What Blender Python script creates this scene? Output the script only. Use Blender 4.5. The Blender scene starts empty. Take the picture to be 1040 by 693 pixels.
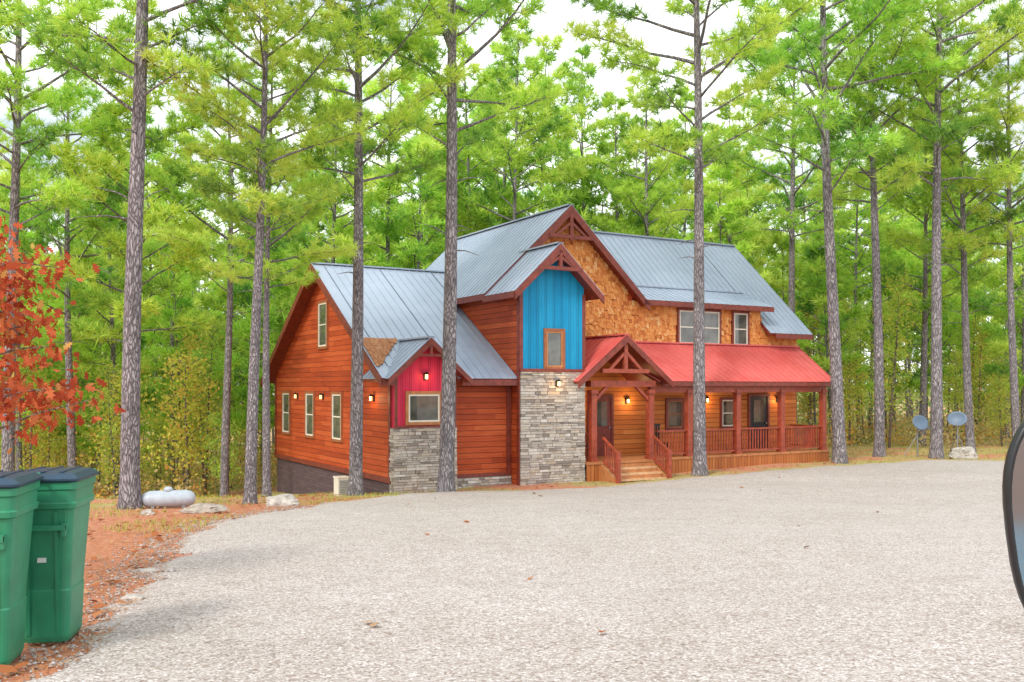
import bpy, bmesh, math, random
import numpy as np
from mathutils import Vector, Matrix, noise
R=random.Random(7); NR=np.random.RandomState(11)
F=950.0; CX=520.0; HY=393.0
S=bpy.context.scene
COL=S.collection

# ---------------------------------------------------------------- terrain
def sm(t):
    t=max(0.0,min(1.0,t)); return t*t*(3-2*t)
def gz(X,Y):
    z=-1.65-0.0609*min(max(Y-5,0),23)
    z-=0.14*min(max(0,-X-1),24)*sm((Y-22)/14)
    z-=0.02*max(0,min(Y,110)-40)
    z+=0.2*sm((X-2)/8)*sm((Y-20)/9)
    return z
def gn(X,Y):
    return gz(X,Y)+0.05*(noise.noise(Vector((X*.35,Y*.35,3)))) 
def unproj(x,y):
    xr=(x-CX)/F; Y=3.0
    while Y<120:
        z=gz(xr*Y,Y)
        if HY-F*z/Y<=y: return xr*Y,Y
        Y+=.05
    return xr*Y,Y

# ---------------------------------------------------------------- materials
def newmat(name):
    m=bpy.data.materials.new(name); m.use_nodes=True
    nt=m.node_tree; b=nt.nodes['Principled BSDF']
    return m,nt,b
def N(nt,t,**k):
    n=nt.nodes.new(t)
    for a,v in k.items(): setattr(n,a,v)
    return n
def ramp(nt,fac,stops,interp='LINEAR'):
    r=N(nt,'ShaderNodeValToRGB'); r.color_ramp.interpolation=interp
    e=r.color_ramp.elements
    while len(e)<len(stops): e.new(.5)
    for i,(p,c) in enumerate(stops):
        e[i].position=p; e[i].color=(*c,1)
    nt.links.new(fac,r.inputs['Fac']); return r.outputs['Color']
def math_(nt,op,a,b=None,c=None):
    n=N(nt,'ShaderNodeMath',operation=op)
    for i,v in enumerate((a,b,c)):
        if v is None: continue
        if isinstance(v,(int,float)): n.inputs[i].default_value=v
        else: nt.links.new(v,n.inputs[i])
    return n.outputs[0]
def mix(nt,f,a,b,mode='MIX'):
    n=N(nt,'ShaderNodeMix',data_type='RGBA',blend_type=mode)
    if isinstance(f,(int,float)): n.inputs[0].default_value=f
    else: nt.links.new(f,n.inputs[0])
    for i,v in ((6,a),(7,b)):
        if isinstance(v,tuple): n.inputs[i].default_value=(*v,1)
        else: nt.links.new(v,n.inputs[i])
    return n.outputs[2]
def ocoord(nt,scale=(1,1,1)):
    t=N(nt,'ShaderNodeTexCoord'); m=N(nt,'ShaderNodeMapping'); m.inputs['Scale'].default_value=scale
    nt.links.new(t.outputs['Object'],m.inputs[0]); return m.outputs[0]
def noi(nt,vec,scale,detail=4,rough=.6):
    n=N(nt,'ShaderNodeTexNoise'); n.inputs['Scale'].default_value=scale; n.inputs['Detail'].default_value=detail
    n.inputs['Roughness'].default_value=rough
    if vec is not None: nt.links.new(vec,n.inputs['Vector'])
    return n.outputs['Fac']
def bump(nt,b,h,strength=.5,dist=.02):
    n=N(nt,'ShaderNodeBump'); n.inputs['Strength'].default_value=strength; n.inputs['Distance'].default_value=dist
    nt.links.new(h,n.inputs['Height']); nt.links.new(n.outputs[0],b.inputs['Normal'])
def simple(name,col,rough=.6,metal=0,var=.25,scale=6):
    m,nt,b=newmat(name)
    v=ocoord(nt); f=noi(nt,v,scale)
    c=ramp(nt,f,[(.3,tuple(x*(1-var) for x in col)),(.7,tuple(min(1,x*(1+var)) for x in col))])
    nt.links.new(c,b.inputs['Base Color']); b.inputs['Roughness'].default_value=rough; b.inputs['Metallic'].default_value=metal
    return m
def attr(nt,name='rnd'):
    a=N(nt,'ShaderNodeAttribute'); a.attribute_name=name; return a.outputs['Fac']

def boards(name,cols,pitch,vertical=False,groove=.06,batten=False,rough=.6):
    m,nt,b=newmat(name)
    t=N(nt,'ShaderNodeTexCoord'); s=N(nt,'ShaderNodeSeparateXYZ'); nt.links.new(t.outputs['Object'],s.inputs[0])
    h=math_(nt,'ADD',s.outputs[0],s.outputs[1])
    c=h if vertical else s.outputs[2]
    q=math_(nt,'DIVIDE',c,pitch); fl=math_(nt,'FLOOR',q); fr=math_(nt,'SUBTRACT',q,fl)
    wn=N(nt,'ShaderNodeTexWhiteNoise',noise_dimensions='1D')
    if not vertical:
        w0=N(nt,'ShaderNodeTexWhiteNoise',noise_dimensions='1D'); nt.links.new(fl,w0.inputs['W'])
        seg=math_(nt,'FLOOR',math_(nt,'ADD',math_(nt,'DIVIDE',h,3.4),math_(nt,'MULTIPLY',w0.outputs[0],9.0)))
        nt.links.new(math_(nt,'ADD',fl,math_(nt,'MULTIPLY',seg,17.3)),wn.inputs['W'])
    else: nt.links.new(fl,wn.inputs['W'])
    mp=N(nt,'ShaderNodeMapping'); mp.inputs['Scale'].default_value=(9,9,.7) if vertical else (.7,.7,14)
    nt.links.new(t.outputs['Object'],mp.inputs[0])
    g=noi(nt,mp.outputs[0],2.2,6,.7)
    big=noi(nt,t.outputs['Object'],.5,3)
    f=math_(nt,'ADD',math_(nt,'MULTIPLY',wn.outputs[0],.27),math_(nt,'MULTIPLY',g,.7))
    f=math_(nt,'ADD',f,math_(nt,'MULTIPLY',math_(nt,'SUBTRACT',big,.5),.35))
    col=ramp(nt,f,[(.15,cols[0]),(.5,cols[1]),(.85,cols[2])])
    e=math_(nt,'MINIMUM',fr,math_(nt,'SUBTRACT',1.0,fr))
    gmask=math_(nt,'LESS_THAN',e,groove*.5)
    if batten:
        dk=mix(nt,math_(nt,'MULTIPLY',math_(nt,'LESS_THAN',math_(nt,'ABSOLUTE',math_(nt,'SUBTRACT',e,.1)),.035),.45),col,(.01,.01,.01))
    else:
        dk=mix(nt,math_(nt,'MULTIPLY',gmask,.75),col,(.04,.01,.005))
    nt.links.new(dk,b.inputs['Base Color']); b.inputs['Roughness'].default_value=rough
    b.inputs['Specular IOR Level'].default_value=.25
    hh=math_(nt,'SUBTRACT',1.0,gmask)
    if batten: hh=math_(nt,'LESS_THAN',e,.1)
    hh=math_(nt,'ADD',hh,math_(nt,'MULTIPLY',g,.3))
    bump(nt,b,hh,.7,.02)
    return m
M={}
M['siding']=boards('cedar_siding',[(.2,.027,.01),(.43,.07,.018),(.62,.16,.05)],.17,groove=.09)
M['porchwall']=boards('porch_siding',[(.36,.1,.02),(.62,.2,.045),(.76,.33,.09)],.17,groove=.09)
M['blue']=boards('blue_board_batten',[(.003,.19,.38),(.006,.26,.48),(.02,.33,.55)],.3,True,batten=True)
M['redbb']=boards('red_board_batten',[(.5,.02,.06),(.62,.03,.08),(.68,.05,.1)],.3,True,batten=True)
M['skirt']=boards('deck_skirt',[(.26,.08,.025),(.42,.14,.04),(.55,.22,.07)],.14,True,groove=.12)
M['trim']=simple('trim_wood',(.19,.035,.02),.5,var=.35)
M['post']=simple('post_stain',(.3,.055,.026),.5,var=.35)
M['tan']=simple('tan_timber',(.42,.17,.06),.6)
M['tread']=simple('tread_timber',(.58,.36,.19),.6)
M['white']=simple('white_vinyl',(.7,.67,.56),.5,var=.05)
M['casing']=simple('window_casing',(.3,.1,.035),.6)
M['dark']=simple('black_plastic',(.01,.011,.013),.4)
M['steel']=simple('grey_steel',(.3,.32,.34),.4,.6)
def metal(name,c0,c1,rough=.42):
    m,nt,b=newmat(name); v=ocoord(nt); f=noi(nt,v,1.1,5)
    c=ramp(nt,f,[(.3,c0),(.7,c1)])
    nt.links.new(c,b.inputs['Base Color'])
    b.inputs['Roughness'].default_value=rough; b.inputs['Metallic'].default_value=.08; return m
M['roof']=metal('grey_metal_roof',(.33,.395,.5),(.39,.46,.57))
M['redroof']=metal('red_metal_roof',(.58,.09,.08),(.7,.15,.135),.5)
def attrmat(name,stops,rough=.8,nscale=25,bstr=.5,var=.25):
    m,nt,b=newmat(name); a=attr(nt); v=ocoord(nt); f=noi(nt,v,nscale,5)
    c=ramp(nt,a,stops)
    c=mix(nt,1.0,c,ramp(nt,f,[(.25,(1-var*2,)*3),(.75,(1,)*3)]),'MULTIPLY')
    nt.links.new(c,b.inputs['Base Color']); b.inputs['Roughness'].default_value=rough
    bump(nt,b,f,bstr,.02); return m
M['shake']=attrmat('cedar_shake',[(0,(.5,.14,.03)),(.35,(.74,.26,.06)),(.7,(.85,.37,.1)),(1,(.88,.52,.22))],var=.15)
M['patch']=attrmat('weathered_shake',[(0,(.34,.12,.05)),(.5,(.52,.22,.09)),(1,(.62,.33,.17))],var=.15)
M['stone']=attrmat('ledge_stone',[(0,(.28,.235,.2)),(.3,(.5,.44,.38)),(.6,(.63,.58,.51)),(.8,(.55,.45,.34)),(1,(.76,.72,.66))],nscale=12,var=.18)
M['mortar']=simple('stone_mortar',(.2,.17,.145),.9)
m,nt,b=newmat('foundation_block')
br=N(nt,'ShaderNodeTexBrick'); t=N(nt,'ShaderNodeTexCoord'); s=N(nt,'ShaderNodeSeparateXYZ'); cb=N(nt,'ShaderNodeCombineXYZ')
nt.links.new(t.outputs['Object'],s.inputs[0]); nt.links.new(math_(nt,'ADD',s.outputs[0],s.outputs[1]),cb.inputs[0]); nt.links.new(s.outputs[2],cb.inputs[1])
nt.links.new(cb.outputs[0],br.inputs['Vector']); br.inputs['Scale'].default_value=1; br.inputs['Brick Width'].default_value=.4; br.inputs['Row Height'].default_value=.1
br.inputs['Mortar Size'].default_value=.008
br.inputs['Color1'].default_value=(.08,.05,.055,1); br.inputs['Color2'].default_value=(.12,.075,.08,1); br.inputs['Mortar'].default_value=(.05,.04,.04,1)
nt.links.new(br.outputs[0],b.inputs['Base Color']); b.inputs['Roughness'].default_value=.85; M['block']=m
m,nt,b=newmat('window_glass'); v=ocoord(nt); f=noi(nt,v,1.5,2)
nt.links.new(ramp(nt,f,[(.35,(.05,.055,.045)),(.7,(.17,.17,.14))]),b.inputs['Base Color']); b.inputs['Roughness'].default_value=.04
b.inputs['Specular IOR Level'].default_value=.9; M['glass']=m
m,nt,b=newmat('lamp_glow'); b.inputs['Base Color'].default_value=(1,.8,.5,1); b.inputs['Emission Color'].default_value=(1,.55,.18,1); b.inputs['Emission Strength'].default_value=3; M['glow']=m
def bark(name,c0,c1,c2):
    m,nt,b=newmat(name); v=ocoord(nt,(1,1,.28))
    vo=N(nt,'ShaderNodeTexVoronoi',feature='DISTANCE_TO_EDGE'); vo.inputs['Scale'].default_value=19
    w=N(nt,'ShaderNodeTexNoise'); w.inputs['Scale'].default_value=5; w.inputs['Detail'].default_value=4; nt.links.new(v,w.inputs['Vector'])
    vm=N(nt,'ShaderNodeVectorMath',operation='ADD'); ms=N(nt,'ShaderNodeVectorMath',operation='SCALE'); ms.inputs[3].default_value=.25
    nt.links.new(w.outputs['Color'],ms.inputs[0]); nt.links.new(v,vm.inputs[0]); nt.links.new(ms.outputs[0],vm.inputs[1]); nt.links.new(vm.outputs[0],vo.inputs['Vector'])
    cr=ramp(nt,vo.outputs['Distance'],[(.0,c0),(.1,c1),(.35,c2)])
    f2=noi(nt,ocoord(nt),1.3,5)
    c=mix(nt,1.0,cr,ramp(nt,f2,[(.3,(.66,.66,.68)),(.7,(1.1,1.1,1.1))]),'MULTIPLY')
    nt.links.new(c,b.inputs['Base Color']); b.inputs['Roughness'].default_value=.95
    bump(nt,b,math_(nt,'MINIMUM',vo.outputs['Distance'],.2),.9,.08); return m
M['bark']=bark('pine_bark',(.07,.06,.062),(.23,.205,.21),(.4,.37,.38))
M['bark2']=bark('young_bark',(.1,.08,.06),(.25,.2,.16),(.36,.3,.25))
def foliage(name,stops,trans=.45,hue=.04,val=.3):
    m,nt,b=newmat(name); nt.nodes.remove(b)
    out=nt.nodes['Material Output']
    c=ramp(nt,attr(nt),stops)
    oi=N(nt,'ShaderNodeObjectInfo'); hs=N(nt,'ShaderNodeHueSaturation')
    nt.links.new(c,hs.inputs['Color'])
    nt.links.new(math_(nt,'ADD',.5-hue/2,math_(nt,'MULTIPLY',oi.outputs['Random'],hue)),hs.inputs['Hue'])
    r2=math_(nt,'FRACT',math_(nt,'MULTIPLY',oi.outputs['Random'],7.31))
    nt.links.new(math_(nt,'ADD',1-val/2,math_(nt,'MULTIPLY',r2,val)),hs.inputs['Value'])
    d=N(nt,'ShaderNodeBsdfDiffuse'); tr=N(nt,'ShaderNodeBsdfTranslucent'); ms=N(nt,'ShaderNodeMixShader'); ms.inputs[0].default_value=trans
    nt.links.new(hs.outputs[0],d.inputs[0]); nt.links.new(hs.outputs[0],tr.inputs[0])
    nt.links.new(d.outputs[0],ms.inputs[1]); nt.links.new(tr.outputs[0],ms.inputs[2]); nt.links.new(ms.outputs[0],out.inputs[0]); return m
M['needle']=foliage('pine_needles',[(0,(.16,.35,.08)),(.35,(.35,.59,.1)),(.7,(.57,.78,.12)),(1,(.73,.85,.2))],.5,.025,.2)
M['decid']=foliage('autumn_leaves',[(0,(.32,.44,.08)),(.4,(.52,.62,.11)),(.75,(.72,.6,.12)),(1,(.74,.4,.1))],hue=.1)
M['under']=foliage('undergrowth_leaves',[(0,(.22,.3,.08)),(.3,(.42,.45,.13)),(.5,(.58,.42,.24)),(.7,(.64,.5,.2)),(.88,(.74,.52,.12)),(1,(.66,.26,.08))])
M['far']=foliage('far_leaves',[(0,(.24,.42,.17)),(.5,(.46,.64,.25)),(.85,(.66,.77,.34)),(1,(.74,.7,.38))],.5)
M['redleaf']=foliage('red_oak_leaves',[(0,(.22,.04,.02)),(.4,(.46,.085,.04)),(.75,(.6,.17,.07)),(.93,(.58,.32,.1)),(1,(.36,.38,.08))],.35,0.0,0)
M['grass']=foliage('grass_blades',[(0,(.2,.3,.04)),(.5,(.42,.46,.08)),(1,(.55,.44,.18))],.3)
M['deadleaf']=foliage('dead_leaves',[(0,(.34,.12,.045)),(.5,(.5,.2,.08)),(1,(.55,.36,.2))],.2)
# ground
m,nt,b=newmat('forest_ground'); t=N(nt,'ShaderNodeTexCoord'); v=t.outputs['Object']
f1=noi(nt,v,.4,6,.65); f2=noi(nt,v,9,6,.75); f3=noi(nt,v,60,3,.7)
needle=ramp(nt,f2,[(.3,(.32,.095,.045)),(.55,(.57,.2,.1)),(.75,(.66,.37,.23))])
gr=ramp(nt,f2,[(.3,(.2,.22,.05)),(.55,(.42,.36,.1)),(.8,(.56,.34,.15))])
sx=N(nt,'ShaderNodeSeparateXYZ'); nt.links.new(v,sx.inputs[0])
far=math_(nt,'MULTIPLY',math_(nt,'MINIMUM',math_(nt,'MAXIMUM',math_(nt,'SUBTRACT',sx.outputs[1],16.0),0.0),8.0),.025)
c=mix(nt,ramp(nt,math_(nt,'ADD',f1,far),[(.62,(0,0,0)),(.74,(1,1,1))]),needle,gr)
c=mix(nt,.22,c,ramp(nt,f3,[(.3,(.2,.08,.04)),(.7,(.7,.5,.36))]))
nt.links.new(c,b.inputs['Base Color']); b.inputs['Roughness'].default_value=.95; bump(nt,b,math_(nt,'ADD',f2,f3),.5,.03); M['ground']=m
# gravel
m,nt,b=newmat('gravel'); t=N(nt,'ShaderNodeTexCoord'); v=t.outputs['Object']
vo=N(nt,'ShaderNodeTexVoronoi'); vo.inputs['Scale'].default_value=66; nt.links.new(v,vo.inputs['Vector'])
v2=N(nt,'ShaderNodeTexVoronoi'); v2.inputs['Scale'].default_value=34; nt.links.new(v,v2.inputs['Vector'])
sp=N(nt,'ShaderNodeSeparateColor'); nt.links.new(vo.outputs['Color'],sp.inputs[0])
sp2=N(nt,'ShaderNodeSeparateColor'); nt.links.new(v2.outputs['Color'],sp2.inputs[0])
c=ramp(nt,sp.outputs[0],[(0,(.28,.24,.215)),(.2,(.42,.38,.35)),(.6,(.5,.465,.435)),(.85,(.585,.56,.535)),(1,(.75,.74,.73))])
c2=ramp(nt,sp2.outputs[1],[(0,(.78,.71,.67)),(.3,(1,1,1)),(1,(1.05,1.05,1.05))])
c=mix(nt,1.0,c,c2,'MULTIPLY')
f=noi(nt,v,.22,5,.6); c=mix(nt,1.0,c,ramp(nt,f,[(.3,(.93,.9,.875)),(.65,(1.04,1.03,1.03))]),'MULTIPLY')
f=noi(nt,v,2.2,5,.65); c=mix(nt,1.0,c,ramp(nt,f,[(.3,(.92,.905,.89)),(.6,(1.03,1.03,1.03))]),'MULTIPLY')
dk=ramp(nt,vo.outputs['Distance'],[(.3,(1,1,1)),(.8,(.55,.5,.47))]); c=mix(nt,.65,c,dk,'MULTIPLY')
nt.links.new(c,b.inputs['Base Color']); b.inputs['Roughness'].default_value=.9; b.inputs['Specular IOR Level'].default_value=.2
bump(nt,b,math_(nt,'SUBTRACT',1.0,vo.outputs['Distance']),.25,.007); M['gravel']=m
M['pebble']=attrmat('loose_pebble',[(0,(.26,.21,.18)),(.4,(.45,.41,.37)),(.8,(.56,.53,.5)),(1,(.74,.73,.71))],nscale=60)
M['rock']=attrmat('pale_rock',[(0,(.46,.39,.32)),(1,(.66,.63,.58))],nscale=7,bstr=1,var=.3)
M['bin']=simple('green_bin_plastic',(.02,.2,.1),.42,var=.25,scale=3)
M['lid']=simple('dark_lid_plastic',(.01,.035,.065),.45)
M['sticker']=simple('white_sticker',(.5,.54,.52),.5,var=.05)
M['tank']=simple('tank_paint',(.4,.45,.5),.4,var=.12)
M['dish']=simple('dish_paint',(.13,.19,.27),.5,var=.1)
m,nt,b=newmat('mirror_glass'); b.inputs['Base Color'].default_value=(.27,.42,.55,1); b.inputs['Metallic'].default_value=1; b.inputs['Roughness'].default_value=.08; M['mirror']=m

# ---------------------------------------------------------------- mesh builder
class MB:
    def __init__(s): s.v=[];s.f=[];s.m=[];s.r=[]
    def poly(s,pts,mat=0,r=None):
        i=len(s.v); s.v+= [tuple(p) for p in pts]; s.f.append(tuple(range(i,i+len(pts)))); s.m.append(mat); s.r.append(.5 if r is None else r)
    def faces(s,pts,fs,mat=0,r=.5):
        i=len(s.v); s.v+=[tuple(p) for p in pts]
        for k,f in enumerate(fs):
            s.f.append(tuple(i+j for j in f)); s.m.append(mat[k] if isinstance(mat,list) else mat); s.r.append(r)
    def box(s,x0,x1,y0,y1,z0,z1,mat=0,r=.5):
        s.faces([(x0,y0,z0),(x1,y0,z0),(x1,y1,z0),(x0,y1,z0),(x0,y0,z1),(x1,y0,z1),(x1,y1,z1),(x0,y1,z1)],
          [(0,3,2,1),(4,5,6,7),(0,1,5,4),(1,2,6,5),(2,3,7,6),(3,0,4,7)],mat,r)
    def beam(s,p0,p1,w,h,mat=0,r=.5):
        p0=Vector(p0);p1=Vector(p1);d=(p1-p0).normalized(); up=Vector((0,0,1))
        if abs(d.z)>.98: up=Vector((0,1,0))
        sd=d.cross(up).normalized(); u=sd.cross(d)
        P=[]
        for p in (p0,p1):
            for a,b_ in ((-1,-1),(1,-1),(1,1),(-1,1)): P.append(p+sd*(a*w/2)+u*(b_*h/2))
        s.faces(P,[(0,3,2,1),(4,5,6,7),(0,1,5,4),(1,2,6,5),(2,3,7,6),(3,0,4,7)],mat,r)
    def prism(s,poly,vec,mat=0,r=.5):
        n=len(poly); vec=Vector(vec); P=[Vector(p) for p in poly]; P+= [p+vec for p in P[:n]]
        fs=[tuple(range(n-1,-1,-1)),tuple(range(n,2*n))]+[(i,(i+1)%n,n+(i+1)%n,n+i) for i in range(n)]
        s.faces(P,fs,mat,r)
    def add(s,o,mat):
        k=len(s.v); s.v+=o.v; s.f+=[tuple(i+k for i in f) for f in o.f]; s.m+=[mat]*len(o.f); s.r+=o.r
    def tube(s,pts,rad,n=6,mat=0,r=.5,cap=True):
        pts=[Vector(p) for p in pts]; i0=len(s.v)
        for k,p in enumerate(pts):
            d=(pts[min(k+1,len(pts)-1)]-pts[max(k-1,0)]).normalized()
            ref=Vector((1,0,0)) if abs(d.x)<.8 else Vector((0,1,0))
            a=d.cross(ref).normalized(); b_=d.cross(a)
            for j in range(n):
                t=2*math.pi*j/n; s.v.append(tuple(p+(a*math.cos(t)+b_*math.sin(t))*rad[k]))
        for k in range(len(pts)-1):
            for j in range(n):
                q=(j+1)%n
                s.f.append((i0+k*n+j,i0+k*n+q,i0+(k+1)*n+q,i0+(k+1)*n+j)); s.m.append(mat); s.r.append(r)
        if cap:
            s.f.append(tuple(i0+j for j in range(n-1,-1,-1))); s.m.append(mat); s.r.append(r)
            e=i0+(len(pts)-1)*n; s.f.append(tuple(e+j for j in range(n))); s.m.append(mat); s.r.append(r)
    def mesh(s,name,mats,off=(0,0,0),smooth=False):
        me=bpy.data.meshes.new(name)
        me.from_pydata([(x+off[0],y+off[1],z+off[2]) for x,y,z in s.v],[],s.f)
        for mt in mats: me.materials.append(M[mt])
        me.polygons.foreach_set('material_index',s.m)
        a=me.attributes.new('rnd','FLOAT','FACE'); a.data.foreach_set('value',s.r)
        if smooth: me.polygons.foreach_set('use_smooth',[True]*len(s.f))
        me.update()
        bm=bmesh.new(); bm.from_mesh(me); bmesh.ops.recalc_face_normals(bm,faces=bm.faces); bm.to_mesh(me); bm.free()
        return me
def link(name,me,parent=None,loc=(0,0,0),rot=(0,0,0),label=None,cat=None,**k):
    o=bpy.data.objects.new(name,me); COL.objects.link(o); o.location=loc; o.rotation_euler=rot
    if parent: o.parent=parent
    if label: o['label']=label
    if cat: o['category']=cat
    for a,v in k.items(): o[a]=v
    return o
def trimesh(name,V,rnd,mat):
    n=len(V); k=V.shape[1]; me=bpy.data.meshes.new(name); me.vertices.add(n*k); me.vertices.foreach_set('co',V.reshape(-1).astype(np.float32))
    me.loops.add(n*k); me.loops.foreach_set('vertex_index',np.arange(n*k,dtype=np.int32))
    me.polygons.add(n); me.polygons.foreach_set('loop_start',np.arange(0,n*k,k,dtype=np.int32))
    try: me.polygons.foreach_set('loop_total',np.full(n,k,dtype=np.int32))
    except Exception: pass
    me.materials.append(M[mat]); me.update(calc_edges=True)
    a=me.attributes.new('rnd','FLOAT','FACE'); a.data.foreach_set('value',rnd.astype(np.float32)); return me

# ---------------------------------------------------------------- camera / light
cam=bpy.data.cameras.new('camera'); co=bpy.data.objects.new('camera',cam); COL.objects.link(co)
co.location=(0,0,0); co.rotation_euler=(math.radians(90),0,0); cam.sensor_width=36; cam.lens=36*F/1040; cam.shift_y=46.5/1040; cam.clip_start=.05; cam.clip_end=2000
S.camera=co
S.view_settings.view_transform='Standard'; S.view_settings.look='None'; S.view_settings.exposure=0
W=bpy.data.worlds.new('World'); S.world=W; W.use_nodes=True; nt=W.node_tree; bg=nt.nodes['Background']
sk=N(nt,'ShaderNodeTexSky',sky_type='NISHITA'); sk.sun_disc=False; sk.sun_elevation=math.radians(42); sk.sun_rotation=math.atan2(-.45,-.8); sk.air_density=1; sk.dust_density=2
t=N(nt,'ShaderNodeTexCoord'); mp=N(nt,'ShaderNodeMapping'); mp.inputs['Scale'].default_value=(1,1,2.5); nt.links.new(t.outputs['Generated'],mp.inputs[0])
f=noi(nt,mp.outputs[0],2.6,6,.6)
fc=ramp(nt,f,[(.38,(.3,.3,.3)),(.56,(1,1,1))])
cl=mix(nt,fc,sk.outputs[0],(12.8,13.1,13.5))
nt.links.new(cl,bg.inputs[0]); bg.inputs[1].default_value=.15
sl=bpy.data.lights.new('sun','SUN'); so=bpy.data.objects.new('sun',sl); COL.objects.link(so); sl.energy=2.6; sl.angle=math.radians(11); sl.color=(1,.95,.88)
e=math.radians(42); sd=Vector((-.45,-.8,0)).normalized()*math.cos(e)+Vector((0,0,math.sin(e))); so.rotation_euler=sd.to_track_quat('Z','Y').to_euler()

# ---------------------------------------------------------------- ground
def grid(xs,ys,fz,mat,name,**k):
    nx,ny=len(xs),len(ys)
    v=[(x,y,fz(x,y)) for y in ys for x in xs]
    f=[(j*nx+i,j*nx+i+1,(j+1)*nx+i+1,(j+1)*nx+i) for j in range(ny-1) for i in range(nx-1)]
    me=bpy.data.meshes.new(name); me.from_pydata(v,[],f); me.materials.append(M[mat]); me.polygons.foreach_set('use_smooth',[True]*len(f)); me.update()
    return link(name,me,**k)
xs=sorted(set([-600,-300,-150,-100,-70,-50,-40,-34,-30,-27,-24]+[round(-22+.35*i,3) for i in range(126)]+[24,27,30,34,40,50,70,100,150,300,600]))
ys=sorted(set([-80,-40,-20,-10,-5]+[round(-2+.35*i,3) for i in range(130)]+[45,48,52,56,60,66,72,80,90,100,120,160,220,320,500,900]))
grid(xs,ys,gn,'ground','ground',label='leaf and pine needle covered forest ground',kind='structure')
LB=[(-8,-2.6),(5.0,-2.75),(6.2,-2.8),(7.0,-3.0),(9.18,-3.6),(13.15,-4.65),(16.15,-4.95),(20.9,-4.2),(24,-3.2),(26,-2.7)]
def xl(Y):
    return float(np.interp(Y,[p[0] for p in LB],[p[1] for p in LB]))
def yf(X): return min(27.0+.582*(X-.24),36.0) if X>-1 else 26.3
def ins(X,Y): return min(X-xl(Y),yf(X)-Y)
def dz(X,Y):
    d=ins(X,Y)
    n=noise.noise(Vector((X*2.6,Y*2.6,0)))*.05+noise.noise(Vector((X*.6,Y*.6,5)))*.05+noise.noise(Vector((X*7,Y*7,5)))*.02
    return gn(X,Y)+max(-.09,min(.03,d*.13+n))
grid([round(-7.5+.2*i,3) for i in range(14)]+[round(-4.9+.1*i,3) for i in range(30)]+[round(-1.8+.2*i,3) for i in range(190)],[round(-8+.2*i,3) for i in range(230)],dz,'gravel','gravel_driveway',label='pale crushed stone driveway',kind='structure')
P=[]
while len(P)<7000:
    Y=3.5+11*R.random()**1.5; X=R.uniform(-.6*Y,.6*Y)
    if ins(X,Y)<-.15+R.random()*.3: continue
    P.append((X,Y,gn(X,Y)+.028 if ins(X,Y)>.2 else gn(X,Y)+.01))
ne=4200
for i in range(ne):
    Y=R.uniform(4.6,20); X=xl(Y)+R.gauss(-.15,.25)
    P.append((X,Y,gn(X,Y)+.012))
P=np.array(P); n=len(P)
sz=NR.uniform(.005,.012,n); sz[-ne:]*=NR.uniform(1,2.0,ne)
oc=np.array([(1,0,0),(0,1,0),(-1,0,0),(0,-1,0),(0,0,.7),(0,0,-.7)],float)
fc_=[(0,1,4),(1,2,4),(2,3,4),(3,0,4),(1,0,5),(2,1,5),(3,2,5),(0,3,5)]
V=P[:,None,:]+oc[None]*sz[:,None,None]*NR.uniform(.6,1.4,(n,6,3))
T=V[:,fc_,:].reshape(-1,3,3)
link('loose_pebbles',trimesh('loose_pebbles',T,np.repeat(NR.rand(n),8),'pebble'),label='loose crushed stone scattered over the driveway',category='gravel',kind='stuff')
def leaves(pts,size,mat,name,flat=True):
    n=len(pts); pts=np.array(pts); a=NR.uniform(0,6.28,n); s=size*NR.uniform(.6,1.3,n)
    base=np.array([(-.5,0,0),(-.15,.32,.08),(.3,.28,.1),(.6,0,0),(.3,-.28,.1),(-.15,-.32,.08)])
    Q=base[None]*s[:,None,None]
    tl=NR.uniform(-.4,.4,(n,2))
    Q[:,:,2]+=Q[:,:,0]*tl[:,:1]+Q[:,:,1]*tl[:,1:]
    c,si=np.cos(a)[:,None],np.sin(a)[:,None]
    X=Q[:,:,0]*c-Q[:,:,1]*si; Yy=Q[:,:,0]*si+Q[:,:,1]*c
    V=np.stack([X,Yy,Q[:,:,2]],2)+pts[:,None,:]
    return trimesh(name,V,NR.rand(n),mat)
pts=[]
while len(pts)<5200:
    Y=R.uniform(5,60); X=R.uniform(-.62*Y,.62*Y)
    if ins(X,Y)>-.1 and not (X<-1 and Y>26): 
        if R.random()>.008: continue
    pts.append((X,Y,gn(X,Y)+.04))
for (x,y) in ((375,640),(612,652),(380,643),(820,560)):
    X,Y=unproj(x,y); pts.append((X,Y,gn(X,Y)+.05))
link('fallen_leaves',leaves(pts,.1,'deadleaf','fallen_leaves'),label='dry brown leaves lying on the ground',category='leaves',kind='stuff')
PS=[]
while len(PS)<24000:
    Y=R.uniform(5,24); X=xl(Y)-abs(R.gauss(0,1.6))+.12
    if X<-.6*Y: continue
    PS.append((X,Y,gn(X,Y)+R.uniform(.005,.03)))
PS=np.array(PS); n=len(PS); an=NR.uniform(0,6.28,n); dd=np.stack([np.cos(an),np.sin(an),NR.uniform(-.1,.25,n)],1)*NR.uniform(.05,.12,(n,1)); ww=np.stack([-np.sin(an),np.cos(an),np.zeros(n)],1)*.004
link('pine_straw',trimesh('pine_straw',np.stack([PS-ww,PS+ww,PS+dd],1),NR.rand(n),'deadleaf'),label='orange pine straw along the driveway edge',category='pine straw',kind='stuff')
G=[]
for i in range(30000):
    if i<20000: Y=R.uniform(13,34); X=R.uniform(-.62*Y,-2)
    else: Y=R.uniform(35,48); X=R.uniform(10,.62*Y)
    if ins(X,Y)>-.05: continue
    if noise.noise(Vector((X*.45,Y*.45,9)))<.2-.02*(Y-12): continue
    G.append((X,Y,gn(X,Y)-.01))
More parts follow.
